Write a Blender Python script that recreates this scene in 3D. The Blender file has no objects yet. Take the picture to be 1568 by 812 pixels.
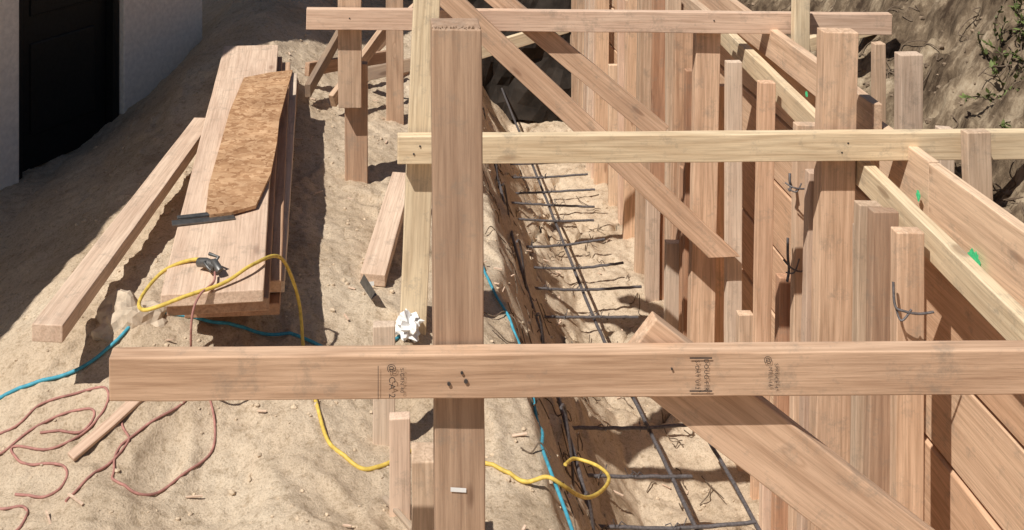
import bpy, math, random, bmesh
import numpy as np
from mathutils import Vector, Matrix
from mathutils import noise as mn
random.seed(7); rng=np.random.RandomState(5)
scene=bpy.context.scene
scene.view_settings.view_transform='Standard'; scene.view_settings.look='None'; scene.view_settings.exposure=0
col=scene.collection
def link(o,parent=None):
    col.objects.link(o)
    if parent is not None:
        o.parent=parent
        o.matrix_parent_inverse=parent.matrix_basis.inverted()
    return o
def empty(name,loc=(0,0,0)):
    e=bpy.data.objects.new(name,None); e.empty_display_size=.1; e.location=loc; col.objects.link(e); return e
# ---------------------------------------------------------------- materials
def newmat(name):
    m=bpy.data.materials.new(name); m.use_nodes=True; nt=m.node_tree
    b=nt.nodes['Principled BSDF']; b.inputs['Roughness'].default_value=.8
    b.inputs['Specular IOR Level'].default_value=.25
    return m,nt,b
def N(nt,t,**k):
    n=nt.nodes.new(t)
    for a,v in k.items():
        if a in n.inputs: n.inputs[a].default_value=v
        else: setattr(n,a,v)
    return n
def ramp(nt,fac,stops):
    r=nt.nodes.new('ShaderNodeValToRGB'); e=r.color_ramp.elements
    while len(e)<len(stops): e.new(.5)
    for i,(p,c) in enumerate(stops):
        e[i].position=p; e[i].color=(*c,1) if len(c)==3 else c
    nt.links.new(fac,r.inputs[0]); return r
def mixc(nt,fac,a,b,mode='MIX'):
    m=nt.nodes.new('ShaderNodeMix'); m.data_type='RGBA'; m.blend_type=mode
    for i,v in ((0,fac),(6,a),(7,b)):
        if hasattr(v,'node'): nt.links.new(v,m.inputs[i])
        else: m.inputs[i].default_value=v if i==0 else (*v,1)
    return m.outputs[2]
def wood(name,light,dark,knots=True,grey=0.12,var=.2,ring=.5,rs=19):
    m,nt,b=newmat(name); L=nt.links.new
    tc=N(nt,'ShaderNodeTexCoord'); oi=N(nt,'ShaderNodeObjectInfo')
    off=N(nt,'ShaderNodeVectorMath',operation='SCALE'); off.inputs[0].default_value=(37,11,23); L(oi.outputs['Random'],off.inputs['Scale'])
    add=N(nt,'ShaderNodeVectorMath',operation='ADD'); L(tc.outputs['Object'],add.inputs[0]); L(off.outputs[0],add.inputs[1])
    def mp(s):
        q=N(nt,'ShaderNodeMapping'); q.inputs['Scale'].default_value=s; L(add.outputs[0],q.inputs[0]); return q.outputs[0]
    vor=N(nt,'ShaderNodeTexVoronoi',Scale=1.0); L(mp((2.6,9,5)),vor.inputs['Vector'])
    kn=ramp(nt,vor.outputs['Distance'],[(0.0,(1,1,1)),(.08,(.75,.75,.75)),(.13,(0.1,.1,.1)),(.32,(0,0,0))])
    n1=N(nt,'ShaderNodeTexNoise',Scale=1.0,Detail=2.0); L(mp((.55,9,9)),n1.inputs['Vector'])
    m1=N(nt,'ShaderNodeMath',operation='MULTIPLY_ADD'); L(kn.outputs[0],m1.inputs[0]); m1.inputs[1].default_value=.14 if knots else 0; L(n1.outputs['Fac'],m1.inputs[2])
    m2=N(nt,'ShaderNodeMath',operation='MULTIPLY'); L(m1.outputs[0],m2.inputs[0]); m2.inputs[1].default_value=rs
    fr=N(nt,'ShaderNodeMath',operation='PINGPONG'); L(m2.outputs[0],fr.inputs[0]); fr.inputs[1].default_value=1.0
    n2=N(nt,'ShaderNodeTexNoise',Scale=1.0,Detail=4.0,Roughness=.7); L(mp((5,150,150)),n2.inputs['Vector'])
    n3=N(nt,'ShaderNodeTexNoise',Scale=1.0,Detail=4.0,Roughness=.6); L(mp((2.2,7,7)),n3.inputs['Vector'])
    c=ramp(nt,fr.outputs[0],[(0,light),(.5,tuple((l*(1-ring*.35)+d*ring*.35) for l,d in zip(light,dark))),(1,tuple((l*(1-ring)+d*ring) for l,d in zip(light,dark)))]).outputs[0]
    f2=ramp(nt,n2.outputs['Fac'],[(.34,(.68,.64,.60)),(.58,(1.05,1.05,1.05))])
    c=mixc(nt,.8,c,f2.outputs[0],'MULTIPLY')
    f3=ramp(nt,n3.outputs['Fac'],[(.38,(0,0,0)),(.68,(1,1,1))])
    bl=N(nt,'ShaderNodeMath',operation='MULTIPLY'); L(f3.outputs[0],bl.inputs[0]); bl.inputs[1].default_value=grey*3
    c=mixc(nt,bl.outputs[0],c,tuple(d*.85+.06 for d in dark))
    if knots:
        kk=N(nt,'ShaderNodeMath',operation='GREATER_THAN')
        sep=N(nt,'ShaderNodeSeparateColor'); L(vor.outputs['Color'],sep.inputs[0]); L(sep.outputs[0],kk.inputs[0]); kk.inputs[1].default_value=.5
        kf=N(nt,'ShaderNodeMath',operation='MULTIPLY'); L(kk.outputs[0],kf.inputs[0]); L(kn.outputs[0],kf.inputs[1])
        kf2=N(nt,'ShaderNodeMath',operation='MULTIPLY'); L(kf.outputs[0],kf2.inputs[0]); kf2.inputs[1].default_value=.75
        c=mixc(nt,kf2.outputs[0],c,(dark[0]*.5,dark[1]*.42,dark[2]*.4))
    n4=N(nt,'ShaderNodeTexNoise',Scale=11.0,Detail=6.0,Roughness=.78); L(add.outputs[0],n4.inputs['Vector'])
    st=ramp(nt,n4.outputs['Fac'],[(.54,(0,0,0)),(.69,(.55,.55,.55))])
    c=mixc(nt,st.outputs[0],c,(.30,.24,.18))
    hs=N(nt,'ShaderNodeHueSaturation'); L(c,hs.inputs['Color'])
    mr=N(nt,'ShaderNodeMapRange'); L(oi.outputs['Random'],mr.inputs[0]); mr.inputs[3].default_value=1-var; mr.inputs[4].default_value=1+var*.45
    L(mr.outputs[0],hs.inputs['Value'])
    mr2=N(nt,'ShaderNodeMath',operation='MULTIPLY'); L(oi.outputs['Random'],mr2.inputs[0]); mr2.inputs[1].default_value=7.31
    fr2=N(nt,'ShaderNodeMath',operation='FRACT'); L(mr2.outputs[0],fr2.inputs[0])
    mr3=N(nt,'ShaderNodeMapRange'); L(fr2.outputs[0],mr3.inputs[0]); mr3.inputs[3].default_value=.492; mr3.inputs[4].default_value=.504
    L(mr3.outputs[0],hs.inputs['Hue'])
    mr4=N(nt,'ShaderNodeMapRange'); L(fr2.outputs[0],mr4.inputs[0]); mr4.inputs[3].default_value=1.04; mr4.inputs[4].default_value=.84
    L(mr4.outputs[0],hs.inputs['Saturation'])
    L(hs.outputs[0],b.inputs['Base Color']); b.inputs['Roughness'].default_value=.72
    bp=N(nt,'ShaderNodeBump',Strength=.4,Distance=.002); L(n2.outputs['Fac'],bp.inputs['Height']); L(bp.outputs[0],b.inputs['Normal'])
    return m
W_fir=wood('fir_wood',(.77,.53,.345),(.42,.245,.135),ring=.48)
W_red=wood('red_fir_wood',(.60,.37,.225),(.32,.165,.085),grey=.15)
W_yel=wood('yellow_pine_wood',(.85,.66,.41),(.52,.33,.16),var=.1,ring=.4)
W_pale=wood('pale_fir_wood',(.81,.61,.445),(.50,.31,.20),grey=.10,ring=.3,rs=12)
W_old=wood('weathered_wood',(.50,.36,.235),(.25,.16,.10),grey=.3)
W_plank=wood('plank_wood',(.82,.565,.36),(.52,.31,.17),grey=.07,var=.1,ring=.35,rs=14)

def simple(name,c,r=.6,metal=0,bump=0,scale=60,var=.25):
    m,nt,b=newmat(name); L=nt.links.new
    n=N(nt,'ShaderNodeTexNoise',Scale=scale,Detail=4.0); tc=N(nt,'ShaderNodeTexCoord'); L(tc.outputs['Object'],n.inputs['Vector'])
    rr=ramp(nt,n.outputs['Fac'],[(.3,tuple(x*(1-var) for x in c)),(.7,tuple(min(1,x*(1+var)) for x in c))])
    L(rr.outputs[0],b.inputs['Base Color']); b.inputs['Roughness'].default_value=r; b.inputs['Metallic'].default_value=metal
    if bump:
        bp=N(nt,'ShaderNodeBump',Strength=.6,Distance=bump); L(n.outputs['Fac'],bp.inputs['Height']); L(bp.outputs[0],b.inputs['Normal'])
    return m
M_rebar=simple('rebar_steel',(.14,.125,.125),.5,.3,.001,120,.35)
M_black=simple('ink_and_hole_black',(.06,.05,.045),.8)
M_yellow=simple('yellow_cord',(.66,.47,.10),.5)
M_blue=simple('blue_cable',(.06,.30,.40),.5)
M_pink=simple('faded_red_cord',(.38,.18,.15),.7)
M_stucco=simple('white_stucco',(.86,.79,.70),.9,0,.004,40,.1)
M_door=simple('black_door',(.012,.013,.013),.5)
M_shadow_roof=simple('shadow_roof_shingle',(.10,.085,.07),.9)
M_dark_opening=simple('painted_opening_shade',(.03,.023,.018),.95,0,.02,9,.5)  # near-black colour stands in for the shade of the trench-end opening
M_white=simple('white_label',(.8,.79,.77),.6,0,0,20,.1)
M_green=simple('green_spray_paint',(.08,.68,.30),.6,0,0,90,.3)
M_conc=simple('dirty_concrete',(.52,.42,.315),.95,0,.006,30,.25)
M_steel=simple('grey_steel',(.16,.155,.15),.45,.7)
M_leaf=simple('leaf_green',(.12,.15,.045),.6,0,0,30,.5)
M_root=simple('dry_root',(.16,.115,.08),.9)
M_clod=simple('dirt_clod',(.55,.43,.305),.95,0,.003,50,.2)

def osb():
    m,nt,b=newmat('osb_flakes'); L=nt.links.new
    tc=N(nt,'ShaderNodeTexCoord'); q=N(nt,'ShaderNodeMapping'); q.inputs['Scale'].default_value=(45,50,60); q.inputs['Rotation'].default_value=(0,0,.5); L(tc.outputs['Object'],q.inputs[0])
    nz=N(nt,'ShaderNodeTexNoise',Scale=.45,Detail=3.0); L(q.outputs[0],nz.inputs['Vector'])
    v=N(nt,'ShaderNodeTexVoronoi',Scale=1.0); a=N(nt,'ShaderNodeVectorMath',operation='ADD'); L(q.outputs[0],a.inputs[0])
    s=N(nt,'ShaderNodeVectorMath',operation='SCALE',Scale=5.0); L(nz.outputs['Color'],s.inputs[0]); L(s.outputs[0],a.inputs[1]); L(a.outputs[0],v.inputs['Vector'])
    sp=N(nt,'ShaderNodeSeparateColor'); L(v.outputs['Color'],sp.inputs[0])
    r=ramp(nt,sp.outputs[0],[(0,(.32,.165,.08)),(.5,(.48,.28,.15)),(1,(.60,.38,.22))])
    n5=N(nt,'ShaderNodeTexNoise',Scale=6.0,Detail=4.0); L(tc.outputs['Object'],n5.inputs['Vector'])
    bl=ramp(nt,n5.outputs['Fac'],[(.35,(.78,.75,.73)),(.65,(1.1,1.1,1.1))])
    c=mixc(nt,1.0,r.outputs[0],bl.outputs[0],'MULTIPLY')
    L(c,b.inputs['Base Color'])
    bp=N(nt,'ShaderNodeBump',Strength=.3,Distance=.002); L(sp.outputs[0],bp.inputs['Height']); L(bp.outputs[0],b.inputs['Normal'])
    return m
M_osb=osb()
def dirt():
    m,nt,b=newmat('sandy_dirt'); L=nt.links.new
    g=N(nt,'ShaderNodeNewGeometry')
    n1=N(nt,'ShaderNodeTexNoise',Scale=2.2,Detail=5.0,Roughness=.6); L(g.outputs['Position'],n1.inputs['Vector'])
    n2=N(nt,'ShaderNodeTexNoise',Scale=34.0,Detail=7.0,Roughness=.78); L(g.outputs['Position'],n2.inputs['Vector'])
    n3=N(nt,'ShaderNodeTexNoise',Scale=170.0,Detail=3.0,Roughness=.7); L(g.outputs['Position'],n3.inputs['Vector'])
    c=ramp(nt,n1.outputs['Fac'],[(.3,(.50,.38,.26)),(.52,(.62,.49,.355)),(.72,(.70,.575,.43))]).outputs[0]
    f=ramp(nt,n2.outputs['Fac'],[(.36,(.62,.58,.53)),(.5,(1,1,1))]); c=mixc(nt,.8,c,f.outputs[0],'MULTIPLY')
    f=ramp(nt,n3.outputs['Fac'],[(.36,(.66,.63,.59)),(.5,(1,1,1)),(.72,(1.1,1.1,1.1))]); c=mixc(nt,.7,c,f.outputs[0],'MULTIPLY')
    sx=N(nt,'ShaderNodeSeparateXYZ'); L(g.outputs['Position'],sx.inputs[0])
    mx=N(nt,'ShaderNodeMapRange'); L(sx.outputs[0],mx.inputs[0]); mx.inputs[1].default_value=1.70; mx.inputs[2].default_value=1.9
    n4=N(nt,'ShaderNodeTexNoise',Scale=4.0,Detail=8.0,Roughness=.72)
    q=N(nt,'ShaderNodeMapping'); q.inputs['Scale'].default_value=(1.6,2.2,.6); L(g.outputs['Position'],q.inputs[0]); L(q.outputs[0],n4.inputs['Vector'])
    d=ramp(nt,n4.outputs['Fac'],[(.38,(.06,.04,.026)),(.5,(.18,.13,.085)),(.58,(.34,.26,.175)),(.70,(.52,.42,.30))]).outputs[0]
    c=mixc(nt,mx.outputs[0],c,d)
    L(c,b.inputs['Base Color']); b.inputs['Roughness'].default_value=.97; b.inputs['Specular IOR Level'].default_value=.1
    bp=N(nt,'ShaderNodeBump',Strength=1.0,Distance=.008); L(n2.outputs['Fac'],bp.inputs['Height'])
    bp2=N(nt,'ShaderNodeBump',Strength=.8,Distance=.003); L(n3.outputs['Fac'],bp2.inputs['Height']); L(bp.outputs[0],bp2.inputs['Normal'])
    L(bp2.outputs[0],b.inputs['Normal'])
    return m
M_dirt=dirt()
# ---------------------------------------------------------------- terrain
_T=rng.rand(256,256)
def vn(x,y):
    xi=np.floor(x).astype(int); yi=np.floor(y).astype(int); fx=x-xi; fy=y-yi
    fx=fx*fx*fx*(fx*(fx*6-15)+10); fy=fy*fy*fy*(fy*(fy*6-15)+10)
    a=_T[xi&255,yi&255]; b=_T[(xi+1)&255,yi&255]; c=_T[xi&255,(yi+1)&255]; d=_T[(xi+1)&255,(yi+1)&255]
    return (a*(1-fx)+b*fx)*(1-fy)+(c*(1-fx)+d*fx)*fy-.5
def fbm(x,y,o=4,g=.5):
    s=0;a=1
    for i in range(o):
        c,s_=math.cos(i*.9+.4),math.sin(i*.9+.4)
        s=s+a*vn((x*c-y*s_)*2**i+17*i,(x*s_+y*c)*2**i+31*i); a*=g
    return s
def sm(a,b,x):
    t=np.clip((x-a)/(b-a),0,1); return t*t*(3-2*t)
KX=[-200,-3,-1.75,-1.4,-1.1,-.75,-.45,-.2,.05,.3,.42,.49,.58,.74,.95,1.692,1.70,2.0,2.3,2.8,3.5,10,200]
KZ=[.7,.7,.72,.9,1.07,1.13,1.08,1.02,.96,.92,.88,.74,.50,.22,0,0,1.28,1.38,1.75,2.35,2.7,2.9,3]
_fp=[(rng.uniform(-1.3,.4),rng.uniform(2.2,5),rng.uniform(0,3.14)) for _ in range(34)]
def H(x,y):
    x=np.asarray(x,float); y=np.asarray(y,float)
    tr=sm(.1,.6,x)*(1-sm(1.5,1.67,x))
    xw=x+tr*(.09*fbm(y*1.7,x*2+3.3,4)+.035*fbm(y*7,x*7,3))
    z=np.interp(xw,KX,KZ)
    fill=np.maximum(1-sm(.2,.9,y),sm(8.2,8.6,y))*((x>.3)&(x<1.695))
    z=z*(1-fill)+fill*.95
    lf=1-sm(-.5,-.2,x); near=1-sm(2.5,3.1,y)
    z=z-lf*near*.12*(x>-1.5)
    z=z+.20*sm(4,6,y)*(1-sm(7.0,8,y))*np.exp(-((x+.8)/.42)**2)
    amp=np.where(x>1.696,0,1)
    flo=sm(.6,.9,x)*(1-sm(1.6,1.68,x))
    z=z+amp*(.04*fbm(x*1.6,y*1.6,3)+(.014+.018*flo)*fbm(x*6+5,y*6,3)+(.012+.002*flo)*fbm(x*18,y*18,3,.6)+.006*fbm(x*60,y*60,2,.7))
    for (fx,fy,fa) in _fp:
        dx=(x-fx)*math.cos(fa)+(y-fy)*math.sin(fa); dy=-(x-fx)*math.sin(fa)+(y-fy)*math.cos(fa)
        r2=(dx/.13)**2+(dy/.055)**2; z=z-.014*np.exp(-r2**2)+.006*np.exp(-((np.sqrt(r2)-1.25)/.25)**2)
    z=z-amp*flo*.06*np.maximum(0,.045-np.abs(fbm(x*3+3,y*2.4+8,3)))/.045
    bk=sm(1.72,2.0,x)*(1-sm(6,20,x))
    z=z+bk*(.22*fbm(x*2.3,y*2.3,4,.5)+.08*np.abs(fbm(x*7,y*7,3,.6))+.04*fbm(x*22,y*22,3,.6))
    return z
def hz(x,y): return float(H(np.array([x]),np.array([y]))[0])
def axis(lo,hi,st,far):
    a=list(np.arange(lo,hi,st)); s=st; v=a[-1]
    while v<far: s*=1.3; v+=s; a.append(v)
    s=st; v=lo; b=[]
    while v>-far: s*=1.3; v-=s; b.append(v)
    return np.array(b[::-1]+a)
xs=axis(-2.1,3.2,.0105,150); ys=axis(2.1,8.7,.013,150)
xs=np.sort(np.append(xs,[1.692,1.6995]))
X,Y=np.meshgrid(xs,ys); Z=H(X,Y)
nx,ny=len(xs),len(ys)
V=np.stack([X.ravel(),Y.ravel(),Z.ravel()],1)
i=np.arange(ny-1)[:,None]*nx+np.arange(nx-1)[None,:]
F=np.stack([i,i+1,i+nx+1,i+nx],-1).reshape(-1,4)
me=bpy.data.meshes.new('ground'); me.vertices.add(len(V)); me.vertices.foreach_set('co',V.ravel())
me.loops.add(F.size); me.loops.foreach_set('vertex_index',F.ravel().astype(np.int32)); me.polygons.add(len(F))
me.polygons.foreach_set('loop_start',(np.arange(len(F))*4).astype(np.int32)); me.polygons.foreach_set('loop_total',np.full(len(F),4,np.int32))
me.update(); me.validate(); me.polygons.foreach_set('use_smooth',np.ones(len(F),bool)); me.materials.append(M_dirt)
ground=bpy.data.objects.new('ground',me); col.objects.link(ground)
# ---------------------------------------------------------------- boards
def mesh_obj(name,vs,fs,mat,parent=None,smooth=False):
    me=bpy.data.meshes.new(name); me.from_pydata([tuple(v) for v in vs],[],fs); me.update()
    if smooth:
        for p in me.polygons: p.use_smooth=True
    me.materials.append(mat); o=bpy.data.objects.new(name,me); link(o,parent); return o
def board(name,p0,p1,w,t,wdir,mat,parent=None,bev=.003,warp=.0025,cut0=0,cut1=0):
    p0=Vector(p0);p1=Vector(p1); ax=(p1-p0); Ln=ax.length; ax.normalize()
    wd=Vector(wdir); wd=(wd-ax*wd.dot(ax)).normalized(); td=ax.cross(wd)
    M=Matrix.Translation((p0+p1)/2)@Matrix(((ax.x,wd.x,td.x,0),(ax.y,wd.y,td.y,0),(ax.z,wd.z,td.z,0),(0,0,0,1)))
    n=max(2,int(Ln/.12)); vs=[];fs=[]
    a1,a2=random.uniform(-1,1),random.uniform(-1,1); ph=random.uniform(0,6)
    for k in range(n+1):
        s=k/n; xx=-Ln/2+Ln*s
        oy=warp*a1*math.sin(ph+s*3.1); oz=warp*a2*math.sin(ph*2+s*2.7)
        for (sy,sz) in ((-1,-1),(1,-1),(1,1),(-1,1)):
            cx=(cut0*sy if k==0 else 0)+(cut1*sy if k==n else 0)
            vs.append((xx+cx+(random.uniform(-.0015,.0015) if k in(0,n) else 0),sy*w/2+oy+random.uniform(-.0009,.0009),sz*t/2+oz+random.uniform(-.0007,.0007)))
    for k in range(n):
        for q in range(4):
            a=k*4+q;b=k*4+(q+1)%4; fs.append((a,a+4,b+4,b))
    fs.append((0,1,2,3)); e=n*4; fs.append((e+3,e+2,e+1,e))
    me=bpy.data.meshes.new(name); me.from_pydata(vs,[],fs); me.update(); me.materials.append(mat)
    o=bpy.data.objects.new(name,me); col.objects.link(o)
    o.matrix_basis=M
    if parent is not None: 
        o.parent=parent; o.matrix_parent_inverse=parent.matrix_basis.inverted()
    bm=o.modifiers.new('bevel','BEVEL'); bm.width=bev; bm.segments=2; bm.limit_method='ANGLE'; bm.angle_limit=math.radians(50)
    return o
XD=(1,0,0);YD=(0,1,0);ZD=(0,0,1)
b3=board('timber_crossbeam',(-.567,2.019,1.580),(1.95,2.019,1.603),.089,.038,ZD,W_fir)
b2=board('timber_crossbeam',(.018,3.219,1.588),(2.35,3.219,1.600),.089,.038,ZD,W_yel)
b1=board('timber_crossbeam',(-.365,4.27,1.745),(2.13,4.27,1.722),.089,.038,ZD,W_pale)
p1=board('timber_post',(.146,2.093,.5),(.133,2.093,2.272),.102,.095,XD,W_red)
VV=[];FF=[]
for k in range(40):
    x=.086+.094*k/39; h_=random.uniform(.001,.007); q=len(VV); y=2.047+random.uniform(0,.012)
    VV+=[(x-.003,y,2.268),(x+.003,y,2.268),(x+random.uniform(-.004,.004),y-.003,2.272+h_)]; FF.append((q,q+1,q+2))
mesh_obj('splinters',VV,FF,W_old,p1)
p2=board('timber_post',(.062,3.30,.80),(.128,3.30,2.35),.086,.089,XD,W_yel)
board('timber_post',(-.182,4.345,1.35),(-.182,4.34,2.1),.10,.089,XD,W_fir)
board('timber_post',(-.155,4.40,.9),(-.158,4.39,1.52),.10,.05,XD,W_red)
board('timber_post',(.016,5.2,.8),(.016,5.2,2.1),.09,.05,XD,W_red)
board('timber_post',(1.425,3.285,-.05),(1.467,3.285,1.95),.112,.06,XD,W_fir)
board('timber_post',(1.33,4.325,-.05),(1.365,4.325,1.76),.105,.05,XD,W_fir)
board('timber_post',(.075,2.32,.6),(.075,2.32,1.22),.06,.07,XD,W_fir)
board('wooden_stake',(.020,2.47,.7),(.018,2.47,1.21),.052,.03,XD,W_pale)
board('wooden_stake',(-.022,2.75,.85),(-.022,2.75,1.28),.060,.03,XD,W_pale)
board('wooden_stake',(1.715,4.20,1.2),(1.718,4.20,1.85),.065,.038,XD,W_yel)
board('timber_brace',(.12,4.18,1.96),(1.385,4.18,.775),.092,.038,ZD,W_fir,cut1=.045)
board('timber_brace',(.22,4.32,2.02),(1.165,4.32,1.235),.089,.038,ZD,W_fir)
b_d3=board('timber_brace',(.50,2.062,1.625),(1.46,2.062,.885),.135,.038,ZD,W_fir)
# ---------------------------------------------------------------- formwork wall
fw=empty('formwork_wall',(1.46,4,0))
board('top_rail',(1.535,1.6,1.379),(1.535,4.7,1.588),.089,.038,ZD,W_yel,fw)
board('top_rail_far',(1.535,4.71,1.588),(1.535,8.3,1.65),.089,.038,ZD,W_fir,fw)
def stud(y,x=1.45,w=.085,t=.038,top=1.5,lean=0,mat=None,bot=-.05):
    board('stud',(x-lean,y,bot),(x,y+random.uniform(-.01,.01),top),w,t,XD,mat or random.choice([W_fir,W_fir,W_pale,W_red,W_plank]),fw)
near=[(2.80,1.445,.078,1.515,W_fir),(2.925,1.44,.075,1.515,W_red),(3.03,1.445,.07,1.49,W_fir),
(3.12,1.475,.06,1.38,W_pale),(3.36,1.42,.055,1.46,W_pale),(3.49,1.45,.085,1.57,W_fir),(3.57,1.405,.06,1.0,W_red),(3.87,1.45,.06,1.60,W_fir),
(4.03,1.42,.06,.62,W_fir),(4.24,1.45,.065,1.57,W_pale)]
for y,x,w,tp,mt in near: stud(y,x,w,.038,tp,random.uniform(.0,.03),mt)
y=4.47
while y<8.2:
    stud(y,random.uniform(1.42,1.47),random.choice([.089,.075,.07,.06,.05]),.038,random.choice([1.55,1.6,1.62,1.5,1.4,.9]),random.uniform(-.01,.035))
    y+=random.choice([.10,.13,.17,.22,.28])
for (x,y,tp,w) in [(1.36,4.85,.52,.075),(1.37,3.10,.62,.05),(1.38,3.66,.45,.06),(1.38,5.3,.6,.07)]:
    board('short_block',(x,y,-.02),(x+.005,y,tp),w,.04,XD,W_pale,fw)
# ---------------------------------------------------------------- plank wall
pw=empty('plank_retaining_wall',(1.67,4,0))
ztop=1.605
while ztop>-.1:
    yy=1.2+random.uniform(-.8,0)
    while yy<8.5:
        ln=random.uniform(1.6,3.2); hh=.284
        xo=1.668+random.uniform(-.012,.003)
        board('plank',(xo,yy,ztop-hh/2),(xo,yy+ln-.006,ztop-hh/2+random.uniform(-.003,.003)),hh-.012,.034,ZD,W_plank,pw,warp=.003)
        yy+=ln
    ztop-=.287
board('upper_ledger',(1.628,3.35,1.62),(1.628,8.2,1.71),.13,.036,ZD,W_fir,pw)
def splat(name,c,ry,rz,mat,parent,seed):
    r_=random.Random(seed); vs=[(c[0],c[1],c[2])]; n=34
    for k in range(n):
        a=2*math.pi*k/n; s=r_.uniform(.8,1.15); vs.append((c[0],c[1]+ry*s*math.cos(a),c[2]+rz*s*math.sin(a)))
    mesh_obj(name,vs,[(0,1+(k+1)%n,1+k) for k in range(n)],mat,parent)
splat('green_paint_mark',(1.632,2.80,1.425),.032,.034,M_green,pw,1)
splat('green_paint_mark',(1.632,3.098,1.484),.012,.018,M_green,pw,2)
splat('green_paint_mark',(1.606,3.87,1.55),.012,.012,M_green,pw,3)
board('wooden_stake',(1.845,3.13,1.15),(1.83,3.13,1.675),.075,.038,XD,W_fir)
board('wooden_stake',(1.87,3.62,1.15),(1.86,3.60,1.785),.08,.05,XD,W_pale)
board('wooden_stake',(1.87,3.84,1.15),(1.865,3.83,1.76),.04,.04,XD,W_fir)
board('wooden_stake',(1.9,3.45,1.15),(1.91,3.45,1.57),.05,.04,XD,W_pale)
board('timber_rail',(1.84,4.42,1.595),(2.9,4.5,1.84),.06,.038,ZD,W_yel)
board('timber_stake',(1.9,4.36,1.2),(1.9,4.36,1.72),.08,.04,XD,W_fir)
# ---------------------------------------------------------------- stacked planks
st=empty('stacked_planks',(-.6,4,1.3))
def stackb(nx0,ny0,fx,fy,z,w,mat,t=.036):
    return board('plank',(nx0,ny0,z),(fx,fy,z),w,t,XD,mat,st,warp=.004)
stackb(-.497,2.775,-.745,5.28,1.335,.283,W_pale)
stackb(-.485,2.80,-.715,5.20,1.297,.283,W_red)
stackb(-.475,2.98,-.670,5.22,1.259,.283,W_fir)
stackb(-.47,3.05,-.630,5.16,1.221,.283,W_pale)
stackb(-.48,3.0,-.62,5.1,1.183,.283,W_red)
zt=1.361
pts=[(-.605,3.25),(-.585,3.22),(-.52,3.24),(-.448,3.29),(-.43,3.55),(-.443,3.85),(-.462,4.10),(-.470,4.45),(-.475,4.78),(-.58,4.74),(-.690,4.66),(-.682,4.2),(-.655,3.8),(-.632,3.45)]
n=len(pts); vs=[(x,y,zt) for x,y in pts]+[(x,y,zt+.011) for x,y in pts]
fs=[tuple(range(n-1,-1,-1)),tuple(range(n,2*n))]+[(k,(k+1)%n,n+(k+1)%n,n+k) for k in range(n)]
mesh_obj('osb_sheet',vs,fs,M_osb,st)
board('flat_steel_bar',(-.70,3.18,1.360),(-.51,3.235,1.360),.030,.006,(0,1,0),M_steel,bev=.001)
board('flat_steel_bar',(-.69,3.21,1.367),(-.53,3.25,1.367),.020,.006,(0,1,0),M_steel,bev=.001)
board('timber_board',(-.955,2.76,1.245),(-.835,4.45,1.235),.089,.05,XD,W_pale)
board('timber_offcut',(-.065,3.50,1.02),(.045,4.18,1.10),.089,.045,XD,W_pale)
board('wood_lath',(-.84,2.61,hz(-.84,2.61)+.01),(-.68,2.80,hz(-.68,2.8)+.012),.03,.012,XD,W_pale)
board('wood_lath',(-.02,2.50,hz(-.02,2.5)+.015),(.05,2.40,hz(.05,2.40)+.02),.012,.012,ZD,W_old)
for k,(a,b_,m_) in enumerate([((-.45,5.3,1.22),(.0,5.9,1.12),W_red),((-.30,5.0,1.15),(-.02,5.5,1.40),W_fir),((-.15,5.6,1.1),(.25,5.4,1.25),W_old),((.43,5.3,1.30),(.95,5.42,1.42),W_yel),((-.42,5.0,1.2),(-.3,5.7,1.3),W_old),((0.0,5.9,.95),(.35,6.6,1.0),W_red),((-.25,6.0,1.0),(.2,6.3,1.35),W_fir)]):
    board('scrap_board',a,b_,.07,.03,ZD,m_)
# ---------------------------------------------------------------- house
hs=empty('stucco_house',(-2.5,5,0))
dv=Vector((.483,.875,0)).normalized(); nv=Vector((-dv.y,dv.x,0))
DL=Vector((-1.879,5.044,0)); DR=Vector((-1.524,5.687,0)); A=DL-dv*4.2; B=DR+dv*.69
def slab(name,a,b,z0,z1,th,mat,off=0):
    a=a+nv*off;b=b+nv*off
    q=[a,b,b+nv*th,a+nv*th]; vs=[(p.x,p.y,z0) for p in q]+[(p.x,p.y,z1) for p in q]
    fs=[(3,2,1,0),(4,5,6,7)]+[(k,(k+1)%4,4+(k+1)%4,4+k) for k in range(4)]
    o=mesh_obj(name,vs,fs,mat,hs); bm=o.modifiers.new('b','BEVEL'); bm.width=.008; bm.segments=2; return o
slab('wall_left',A,DL,.2,3.2,.2,M_stucco)
slab('wall_right',DR,B,.2,3.2,.2,M_stucco)
slab('wall_over_door',DL+dv*.002,DR-dv*.002,2.75,3.198,.196,M_stucco,.002)
slab('door',DL+dv*.05,DR-dv*.05,.72,2.74,.04,M_door,.09)
slab('door_frame_left',DL+dv*.003,DL+dv*.048,.6,2.745,.12,M_door,.03)
slab('door_frame_right',DR-dv*.048,DR-dv*.003,.6,2.745,.12,M_door,.03)
for k in range(3): slab('door_panel',DL+dv*.14,DR-dv*.14,.9+k*.62,1.38+k*.62,.02,M_door,.078)
slab('door_sill',DL-dv*.03,DR+dv*.03,.6,.70,.2,M_conc,-.08)
def wallseg(name,a,b,z0,z1,th,mat):
    d=(b-a).normalized(); n_=Vector((-d.y,d.x,0)); q=[a,b,b+n_*th,a+n_*th]
    vs=[(p.x,p.y,z0) for p in q]+[(p.x,p.y,z1) for p in q]
    fs=[(3,2,1,0),(4,5,6,7)]+[(k,(k+1)%4,4+(k+1)%4,4+k) for k in range(4)]
    return mesh_obj(name,vs,fs,mat,hs)
wallseg('wall_end',B+nv*.201,B+nv*4,.2,3.2,.2,M_stucco)
wallseg('wall_near_end',A+nv*4,A+nv*.201,.2,3.2,.2,M_stucco)
wallseg('wall_back',B+nv*4.2,A+nv*4.2,.2,3.2,.2,M_stucco)
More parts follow.
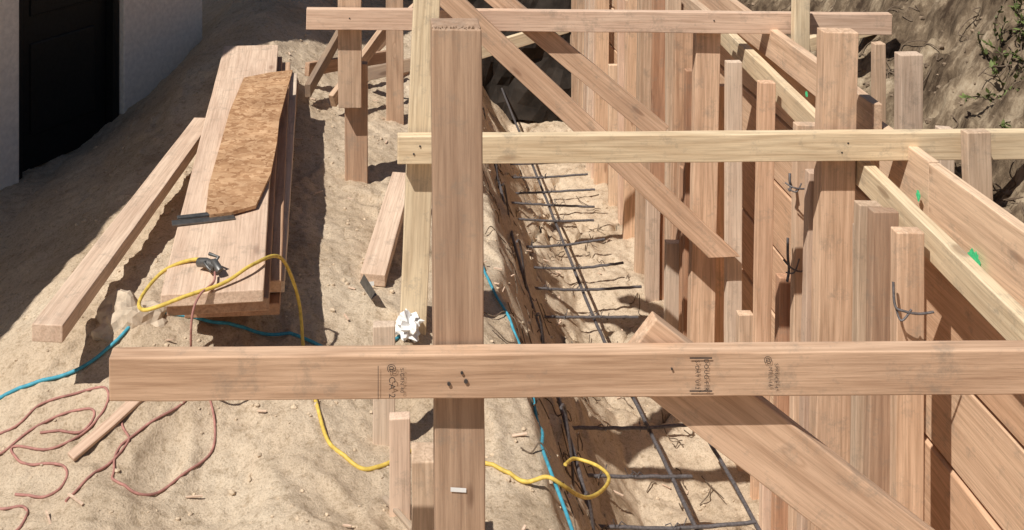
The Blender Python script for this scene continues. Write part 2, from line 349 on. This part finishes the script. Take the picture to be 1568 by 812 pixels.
rp=[(-2.75,.9),(-2.37,2.2),(-1.99,3.53),(-1.80,4.45),(-1.50,5.0),(-.75,6.6)]  # eave of the unseen roof, outline shaped to cast the house shadow
vs=[];fs=[]
for k,(x,y) in enumerate(rp):
    e=Vector((x,y,0)); inn=e+nv*2.2
    vs+= [(e.x,e.y,3.25),(e.x,e.y,3.36),(inn.x,inn.y,4.1),(inn.x,inn.y,4.21)]
    inn=e+nv*4.6; vs+=[(inn.x,inn.y,3.3),(inn.x,inn.y,3.41)]
for k in range(len(rp)-1):
    a=k*6;b=a+6
    fs+=[(a,b,b+2,a+2),(a+2,b+2,b+4,a+4),(a+1,a+3,b+3,b+1),(a+3,a+5,b+5,b+3),(a,a+1,b+1,b),(a+4,b+4,b+5,a+5)]
for a in (0,(len(rp)-1)*6): fs+=[(a,a+2,a+3,a+1),(a+2,a+4,a+5,a+3)]
mesh_obj('shadow_roof',vs,fs,M_shadow_roof,hs)
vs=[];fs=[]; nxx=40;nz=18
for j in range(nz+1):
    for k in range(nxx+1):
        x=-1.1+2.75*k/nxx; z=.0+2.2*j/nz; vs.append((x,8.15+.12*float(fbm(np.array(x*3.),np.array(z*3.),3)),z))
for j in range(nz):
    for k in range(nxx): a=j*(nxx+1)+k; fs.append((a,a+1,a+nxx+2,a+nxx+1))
o=mesh_obj('dark_opening_sheet',vs,fs,M_dark_opening); so=o.modifiers.new('s','SOLIDIFY'); so.thickness=.15; so.offset=1  # added dark sheet, the dark of the trench-end opening is in its colour
# ---------------------------------------------------------------- cords, rebar
def catmull(P,sub=10):
    P=[Vector(p) for p in P]; out=[]
    for k in range(len(P)-1):
        p0=P[max(k-1,0)];p1=P[k];p2=P[k+1];p3=P[min(k+2,len(P)-1)]
        for s in range(sub):
            t=s/sub; out.append(.5*((2*p1)+(-p0+p2)*t+(2*p0-5*p1+4*p2-p3)*t*t+(-p0+3*p1-3*p2+p3)*t*t*t))
    out.append(P[-1]); return out
def tube(name,splines,r,mat,parent=None,res=3):
    cu=bpy.data.curves.new(name,'CURVE'); cu.dimensions='3D'; cu.bevel_depth=r; cu.bevel_resolution=res; cu.use_fill_caps=True
    for pts in splines:
        s=cu.splines.new('POLY'); s.points.add(len(pts)-1)
        for k,p in enumerate(pts): s.points[k].co=(p[0],p[1],p[2],1)
        s.use_smooth=True
    cu.materials.append(mat); o=bpy.data.objects.new(name,cu); link(o,parent); return o
def cord(pts,r,sub=10):
    P=[(p[0],p[1],p[2] if len(p)>2 else hz(p[0],p[1])+r) for p in pts]
    fr=[len(p)>2 for p in pts]; C=catmull(P,sub); out=[]
    for k,c in enumerate(C):
        g=hz(c.x,c.y)+r*.8; seg=min(k//sub,len(pts)-2)
        z=g if not(fr[seg] or fr[seg+1]) else max(c.z,g)
        out.append((c.x,c.y,z))
    zz=[o_[2] for o_ in out]
    for _ in range(6): zz=[max(zz[k]-.0002,(zz[max(k-1,0)]+zz[k]+zz[min(k+1,len(zz)-1)])/3) for k in range(len(zz))]
    return [(o_[0],o_[1],z) for o_,z in zip(out,zz)]
ye=[(-.515,2.87,1.372),(-.576,2.937,1.366),(-.663,2.898,1.35),(-.70,2.78,1.33),(-.662,2.70,1.345),(-.56,2.735,1.366),(-.47,2.80,1.366),(-.40,2.88,1.38),(-.335,3.02,1.33),(-.29,3.10,1.16),(-.265,3.02),(-.225,2.87),(-.176,2.70),(-.12,2.64),(-.069,2.62),(0,2.66),(.071,2.73),(.17,2.73),(.264,2.70),(.348,2.66),(.41,2.65,.93),(.46,2.655,.90),(.53,2.75,.80),(.60,2.86,.74),(.645,2.97,.70),(.627,3.05,.68),(.565,3.08,.68),(.52,3.0,.72)]
tube('yellow_extension_cord',[cord(ye,.005)],.0052,M_yellow)
pk1=[(-1.3,2.75),(-1.069,2.727),(-.982,2.782),(-.865,2.816),(-.795,2.796),(-.802,2.727),(-.9,2.648),(-1.013,2.674),(-.985,2.63),(-.939,2.61),(-.857,2.598),(-.833,2.55),(-.867,2.504),(-.95,2.52)]
pk2=[(-.60,2.95),(-.575,2.839),(-.582,2.782),(-.671,2.70),(-.72,2.623),(-.712,2.56),(-.702,2.527),(-.631,2.508),(-.555,2.574),(-.485,2.674),(-.49,2.76),(-.523,2.839)]
pk3=[(-.70,2.88),(-.724,2.80),(-.735,2.72),(-.70,2.66),(-.72,2.60),(-.77,2.52),(-.80,2.45)]
pk4=[(-1.1,2.5),(-.973,2.48),(-.904,2.47),(-.896,2.405),(-.939,2.385),(-1.05,2.4)]
pk6=[(-1.2,2.68),(-1.06,2.66),(-.98,2.72),(-.90,2.76),(-.82,2.75),(-.84,2.70),(-.95,2.70)]
pk5=[(-.505,2.85,1.372),(-.500,2.80,1.368),(-.525,2.745,1.366),(-.540,2.715,1.335),(-.545,2.71,1.27),(-.55,2.75,1.17),(-.56,2.86),(-.60,2.95)]
tube('red_extension_cord',[cord(p,.0032) for p in (pk1,pk2,pk3,pk4,pk5,pk6)],.0032,M_pink)
def blob(name,c,rad,mat,seed=1,sub=3,noise=.35,parent=None,scale=(1,1,1),fr=2.2):
    bm=bmesh.new(); bmesh.ops.create_icosphere(bm,subdivisions=sub,radius=1)
    for v in bm.verts:
        d=v.co.normalized(); k=1+noise*mn.noise(d*fr+Vector((seed*3.1,seed,0)))+noise*.4*mn.noise(d*fr*3+Vector((seed,0,seed)))
        v.co=Vector((d.x*rad*scale[0]*k,d.y*rad*scale[1]*k,d.z*rad*scale[2]*k))
    me=bpy.data.meshes.new(name); bm.to_mesh(me); bm.free(); me.materials.append(mat)
    o=bpy.data.objects.new(name,me); o.location=c; link(o,parent); return o
pl=empty('cord_plug',(-.52,2.87,1.375))
tube('plug_body',[[(-.56,2.90,1.375),(-.535,2.885,1.382),(-.505,2.865,1.38)]],.013,M_steel,pl)
tube('plug_socket',[[(-.525,2.90,1.372),(-.51,2.87,1.39),(-.49,2.85,1.375)]],.011,M_steel,pl)
tube('plug_knot',[[(-.53,2.90,1.40),(-.50,2.88,1.40),(-.52,2.86,1.37),(-.54,2.87,1.39),(-.52,2.90,1.38)]],.005,M_steel,pl)
bl1=[(-1.4,2.84),(-1.119,2.854),(-.975,2.87),(-.832,2.926),(-.736,3.04),(-.644,3.08),(-.5,3.08),(-.35,3.1),(-.2,3.07)]
bl2=[(-.03,3.14),(.02,3.20),(.05,3.27),(.10,3.36)]
bl3=[(.33,4.1),(.345,3.85),(.36,3.69),(.40,3.52),(.425,3.424),(.45,3.33),(.45,3.15),(.446,2.965),(.425,2.82),(.43,2.688,.91),(.453,2.475,.9),(.46,2.2,.9)]
tube('blue_cable',[cord(p,.006) for p in (bl1,bl2,bl3)],.005,M_blue)
rm=empty('rebar_mat',(1,5,.15))
def rline(pts):
    return [tuple(c+Vector((random.uniform(-1,1),random.uniform(-1,1),random.uniform(-1,1)))*.0015) for c in catmull(pts,12)]
zr=.26
R=[rline([(.88,8,zr),(.91,6.3,zr),(.925,5.4,zr),(.945,4.6,zr-.01),(.99,3.9,zr),(1.02,3.36,zr),(1.06,2.5,zr),(1.06,1.5,zr)]),
   rline([(.60,7.8,.52),(.60,5.85,.50),(.60,4.8,.49),(.615,4.0,.48),(.62,3.1,.48),(.63,2.0,.47)]),
   rline([(1.27,4.0,.12),(1.30,3.4,.12),(1.28,2.4,.12)])]
tube('long_bars',R,.0078,M_rebar,rm)
Cb=[]
for v in (6.64,6.41,6.19,6.0,5.79,5.49,5.24,5.02,4.77,4.5,4.22,3.965,3.69,3.44,3.2):
    yv=v*.968; x0=.66+random.uniform(-.05,.05); x1=random.choice([1.14,1.18,1.22,1.08]); dy=random.uniform(.01,.09)
    Cb.append(rline([(x0,yv-dy/2,zr+.02+random.uniform(-.01,.03)),((x0+x1)/2,yv,zr+.018),(x1,yv+dy/2,zr+.02+random.uniform(-.02,.02))]))
tube('cross_bars',Cb,.0064,M_rebar,rm)
ties=[]
for c in Cb:
    for f in (.25,.5,.52):
        m_=c[int(len(c)*f)]
        a=random.uniform(0,6.28); ca,sa=math.cos(a)*.02,math.sin(a)*.02
        ties.append([(m_[0]-ca,m_[1]-sa,m_[2]),(m_[0],m_[1],m_[2]+.018),(m_[0]+ca,m_[1]+sa,m_[2]),(m_[0]+ca*1.6,m_[1]+sa,m_[2]+.03)])
tube('tie_wires',ties,.0017,M_rebar,rm)
stp=[]
for yv in (6.2,5.6,5.05,4.45,3.85,3.3,2.9):
    x=.60
    stp.append([tuple(p) for p in catmull([(x+.16,yv,.16),(x+.02,yv+.01,.30),(x-.005,yv,.52),(x-.03,yv-.01,.70),(x-.05,yv-.05,.73)],8)])
tube('stirrups',stp,.005,M_rebar,rm)
ft=empty('form_tie_wires',(1.4,3.3,1.2))
def wire(pts,r=.003): tube('wire',[[tuple(p) for p in catmull(pts,8)]],r,M_rebar,ft,2)
def tie(x,y,z,s=1):
    wire([(x,y,z+.09*s),(x-.004,y-.01,z+.03*s),(x+.004,y,z-.02*s),(x-.004,y-.004,z-.06*s)],.0045)
    wire([(x-.02,y-.01,z+.02*s),(x,y-.03,z),(x+.035,y-.03,z-.012*s),(x+.06,y-.02,z+.004)],.003)
    wire([(x-.015,y-.02,z-.02*s),(x+.01,y-.03,z-.015),(x+.03,y-.025,z+.03*s)],.0025)
tie(1.375,3.47,1.09); tie(1.37,3.44,1.38,.4)
wire([(1.385,2.76,1.39),(1.38,2.74,1.335),(1.40,2.73,1.325),(1.44,2.73,1.318),(1.48,2.73,1.323)],.0035)
wire([(1.385,2.76,1.35),(1.39,2.73,1.30),(1.42,2.73,1.33)],.003)
# ---------------------------------------------------------------- small things
blob('concrete_chunk',(-.80,3.06,1.09),.105,M_conc,3,4,.45,scale=(1,1,.85),fr=1.5)
blob('crumpled_plastic',(.052,3.21,hz(.052,3.21)+.03),.037,M_white,5,3,.9,fr=4)
mesh_obj('metal_bracket',[(-.11,3.42,1.05),(-.07,3.34,1.035),(-.05,3.36,1.04),(-.09,3.44,1.055),(-.095,3.40,1.09),(-.055,3.32,1.07)],[(0,1,2,3),(0,4,5,1)],M_steel)
def label(name,pts,parent=None): return mesh_obj(name,pts,[(0,1,2,3)],M_white,parent)
label('paper_label',[(.120,2.0435,1.327),(.152,2.0435,1.325),(.152,2.0435,1.334),(.120,2.0435,1.336)])
label('paper_label',[(-.09,3.474,1.010),(-.062,3.474,1.012),(-.062,3.474,1.027),(-.09,3.474,1.025)])
def stamp(txt,x,z,size,par,y=1.9965,rot=True):
    cu=bpy.data.curves.new('grade_stamp','FONT'); cu.body=txt; cu.size=size; cu.align_x='CENTER'; cu.align_y='CENTER'; cu.space_line=.8; cu.space_character=1.15
    cu.materials.append(M_black); o=bpy.data.objects.new('grade_stamp',cu)
    o.matrix_basis=Matrix.Translation((x,y,z))@Matrix.Rotation(math.radians(90),4,'X')@(Matrix.Rotation(math.radians(-90),4,'Z') if rot else Matrix.Identity(4))
    link(o,par)
def inkbar(x,z0,z1,w,par,y=1.9968):
    mesh_obj('stamp_bar',[(x,y,z0),(x+w,y,z0),(x+w,y,z1),(x,y,z1)],[(0,1,2,3)],M_black,par)
stamp('DOUG FIR',.628,1.594,.0125,b3); stamp('S-DRY 012',.610,1.594,.0115,b3)
for zz_ in (1.560,1.626): 
    mesh_obj('stamp_bar',[(.595,1.9968,zz_),(.640,1.9968,zz_),(.640,1.9968,zz_+.003),(.595,1.9968,zz_+.003)],[(0,1,2,3)],M_black,b3)
stamp('SPRUCE 4',.768,1.592,.0105,b3); stamp('MILL 16',.756,1.590,.0105,b3); stamp('@',.752,1.624,.016,b3)
stamp('@ CA 2',.0,1.582,.018,b3); stamp('S-GRN 40',.020,1.583,.0105,b3); inkbar(-.028,1.545,1.612,.0012,b3)
bm=bmesh.new()
for (x,y_,z,r_) in [(.114,1.9985,1.575,.0035),(.140,1.9985,1.597,.0028),(.148,1.9985,1.580,.004),(1.46,3.198,1.61,.003),(1.44,3.198,1.58,.003),(.09,3.198,1.60,.003),(.07,3.198,1.575,.003),(1.37,4.249,1.74,.003),(-.18,4.249,1.75,.003),(.56,1.9985,1.605,.002)]:
    bmesh.ops.create_cone(bm,cap_ends=True,segments=10,radius1=r_,radius2=r_,depth=.003,matrix=Matrix.Translation((x,y_,z))@Matrix.Rotation(math.radians(90),4,'X'))
me=bpy.data.meshes.new('dark_nail_holes'); bm.to_mesh(me); bm.free(); me.materials.append(M_black); col.objects.link(bpy.data.objects.new('dark_nail_holes',me))  # flat black discs stand in for the dark of nail holes
base=[]
for s in range(4):
    bm=bmesh.new(); bmesh.ops.create_icosphere(bm,subdivisions=1 if s<2 else 2,radius=1)
    for v in bm.verts: v.co*=random.uniform(.65,1.2)
    for v in bm.verts: v.co.z*=.65
    bm.verts.ensure_lookup_table(); base.append((np.array([v.co[:] for v in bm.verts]),[tuple(q.index for q in f.verts) for f in bm.faces])); bm.free()
def scatter(name,n,xr,yr,smin,smax,mat,power=3):
    VV=[];FF=[];o_=0
    px=rng.uniform(*xr,n);py=rng.uniform(*yr,n); clump=vn(px*2.5+40,py*2.5)+rng.uniform(-.5,.5,n); ok=clump>-.12
    px,py=px[ok],py[ok]; pz=H(px,py)
    for k in range(len(px)):
        bv,bf=base[k%4]; s=smin+(smax-smin)*rng.rand()**power; a=rng.rand()*6.28; ca,sa=math.cos(a),math.sin(a)
        sc=bv*s*np.array([1,rng.uniform(.6,1.1),1]); v=np.stack([sc[:,0]*ca-sc[:,1]*sa+px[k],sc[:,0]*sa+sc[:,1]*ca+py[k],sc[:,2]+pz[k]+s*.15],1)
        VV.append(v); FF+= [tuple(q+o_ for q in f) for f in bf]; o_+=len(v)
    return mesh_obj(name,np.concatenate(VV).tolist(),FF,mat,smooth=False)
scatter('dirt_clods',8000,(-1.6,.5),(2.15,6.0),.0008,.011,M_clod,9)
scatter('gravel',3000,(.5,1.6),(2.8,7.5),.0015,.015,M_clod,6)
scatter('bank_rubble',1500,(1.76,3.0),(2.6,6.5),.003,.020,simple('dark_clod',(.24,.175,.12),.95,0,.003,30,.4),3)
VV=[];FF=[]
for k in range(170):
    x=random.uniform(-.9,1.3); y=random.uniform(2.3,6); z=hz(x,y)+.006; a=random.uniform(0,6.28); l=random.uniform(.006,.026); w_=random.uniform(.0015,.004)
    d=Vector((math.cos(a),math.sin(a),random.uniform(-.2,.2)))*l; s_=Vector((-math.sin(a),math.cos(a),0))*w_; c=Vector((x,y,z)); q=len(VV); up=Vector((0,0,.003))
    VV+= [c-d-s_,c+d-s_,c+d+s_,c-d+s_,c-d-s_+up,c+d-s_+up,c+d+s_+up,c-d+s_+up]; FF+=[(q+4,q+5,q+6,q+7),(q,q+1,q+5,q+4),(q+1,q+2,q+6,q+5),(q+2,q+3,q+7,q+6),(q+3,q,q+4,q+7)]
mesh_obj('wood_chips',VV,FF,W_pale)
rt=[]
for k in range(170):
    x=random.uniform(.38,.72) if k<120 else random.uniform(.85,1.35); y=random.uniform(2.5,6.5); a=random.uniform(0,6.28); L_=random.uniform(.04,.2)
    P=[]
    for s in range(4):
        P.append((x,y,hz(x,y)+.004+random.uniform(0,.03))); a+=random.uniform(-.8,.8); x+=L_/3*math.cos(a)*.6; y+=L_/3*math.sin(a)
    rt.append([tuple(p) for p in catmull(P,5)])
tube('dry_roots',rt,.0022,M_root,None,1)
rt=[]
for k in range(170):
    x=random.uniform(1.9,2.9); y=random.uniform(3.0,5.6); P=[]; z=hz(x,y)+.02
    for s in range(5):
        P.append((x,y,max(z,hz(x,y)+.008))); x-=random.uniform(-.02,.05); y+=random.uniform(-.06,.06); z-=random.uniform(.0,.05)
    rt.append([tuple(p) for p in catmull(P,4)])
tube('hanging_roots',rt,.0022,M_root,None,1)
VV=[];FF=[]
def leaf(c,s,d,up):
    d=d.normalized(); sd=d.cross(up).normalized()*s*.25; k=len(VV)
    VV.extend([c,c+d*s*.45+sd,c+d*s,c+d*s*.45-sd]); FF.append((k,k+1,k+2,k+3))
stems=[]
for k in range(75):
    by=random.gauss(3.78,.12); bx=by*random.uniform(.575,.66)+random.uniform(0,.12); z=hz(bx,by)
    p=Vector((bx,by,z)); d=Vector((random.uniform(-.5,.6),random.uniform(-.9,.2),random.uniform(.2,.9))).normalized(); P=[tuple(p)]
    for s in range(6):
        p=p+d*random.uniform(.012,.03); d=(d+Vector((random.uniform(-.3,.2),random.uniform(-.3,.2),random.uniform(-.4,.1)))).normalized(); P.append(tuple(p))
        for q in range(3):
            leaf(p.copy(),random.uniform(.014,.034),d+Vector((random.uniform(-1,1),random.uniform(-1,1),random.uniform(-.6,.8))),Vector((random.uniform(-.4,.4),random.uniform(-.4,.4),1)))
    stems.append(P)
sh=empty('shrub',(2.4,3.9,1.9))
mesh_obj('leaves',VV,FF,M_leaf,sh); tube('stems',stems,.002,M_root,sh,1)
# ---------------------------------------------------------------- light
el=math.radians(55); hd=Vector((.72,.69)).normalized()
trav=Vector((hd.x*math.cos(el),hd.y*math.cos(el),-math.sin(el)))
sl=bpy.data.lights.new('sun','SUN'); sl.energy=5.0; sl.angle=math.radians(.53); sl.color=(1,.965,.90)
so=bpy.data.objects.new('sun',sl); so.rotation_euler=trav.to_track_quat('-Z','Y').to_euler(); so.location=(-4,-3,8); col.objects.link(so)
w=bpy.data.worlds.new('World'); scene.world=w; w.use_nodes=True; nt=w.node_tree
sky=nt.nodes.new('ShaderNodeTexSky'); sky.sky_type='NISHITA'; sky.sun_disc=False; sky.sun_elevation=el; sky.sun_rotation=math.atan2(-hd.x,-hd.y)%(2*math.pi)
nt.links.new(sky.outputs[0],nt.nodes['Background'].inputs[0]); nt.nodes['Background'].inputs[1].default_value=.05
cd=bpy.data.cameras.new('camera'); cam=bpy.data.objects.new('camera',cd); col.objects.link(cam)
cam.location=(0,0,2.8); cam.rotation_euler=(math.radians(90),0,0); cd.sensor_width=36; cd.lens=35.13; cd.shift_x=.1173; cd.shift_y=-.4821; cd.clip_start=.05; cd.clip_end=500
scene.camera=cam
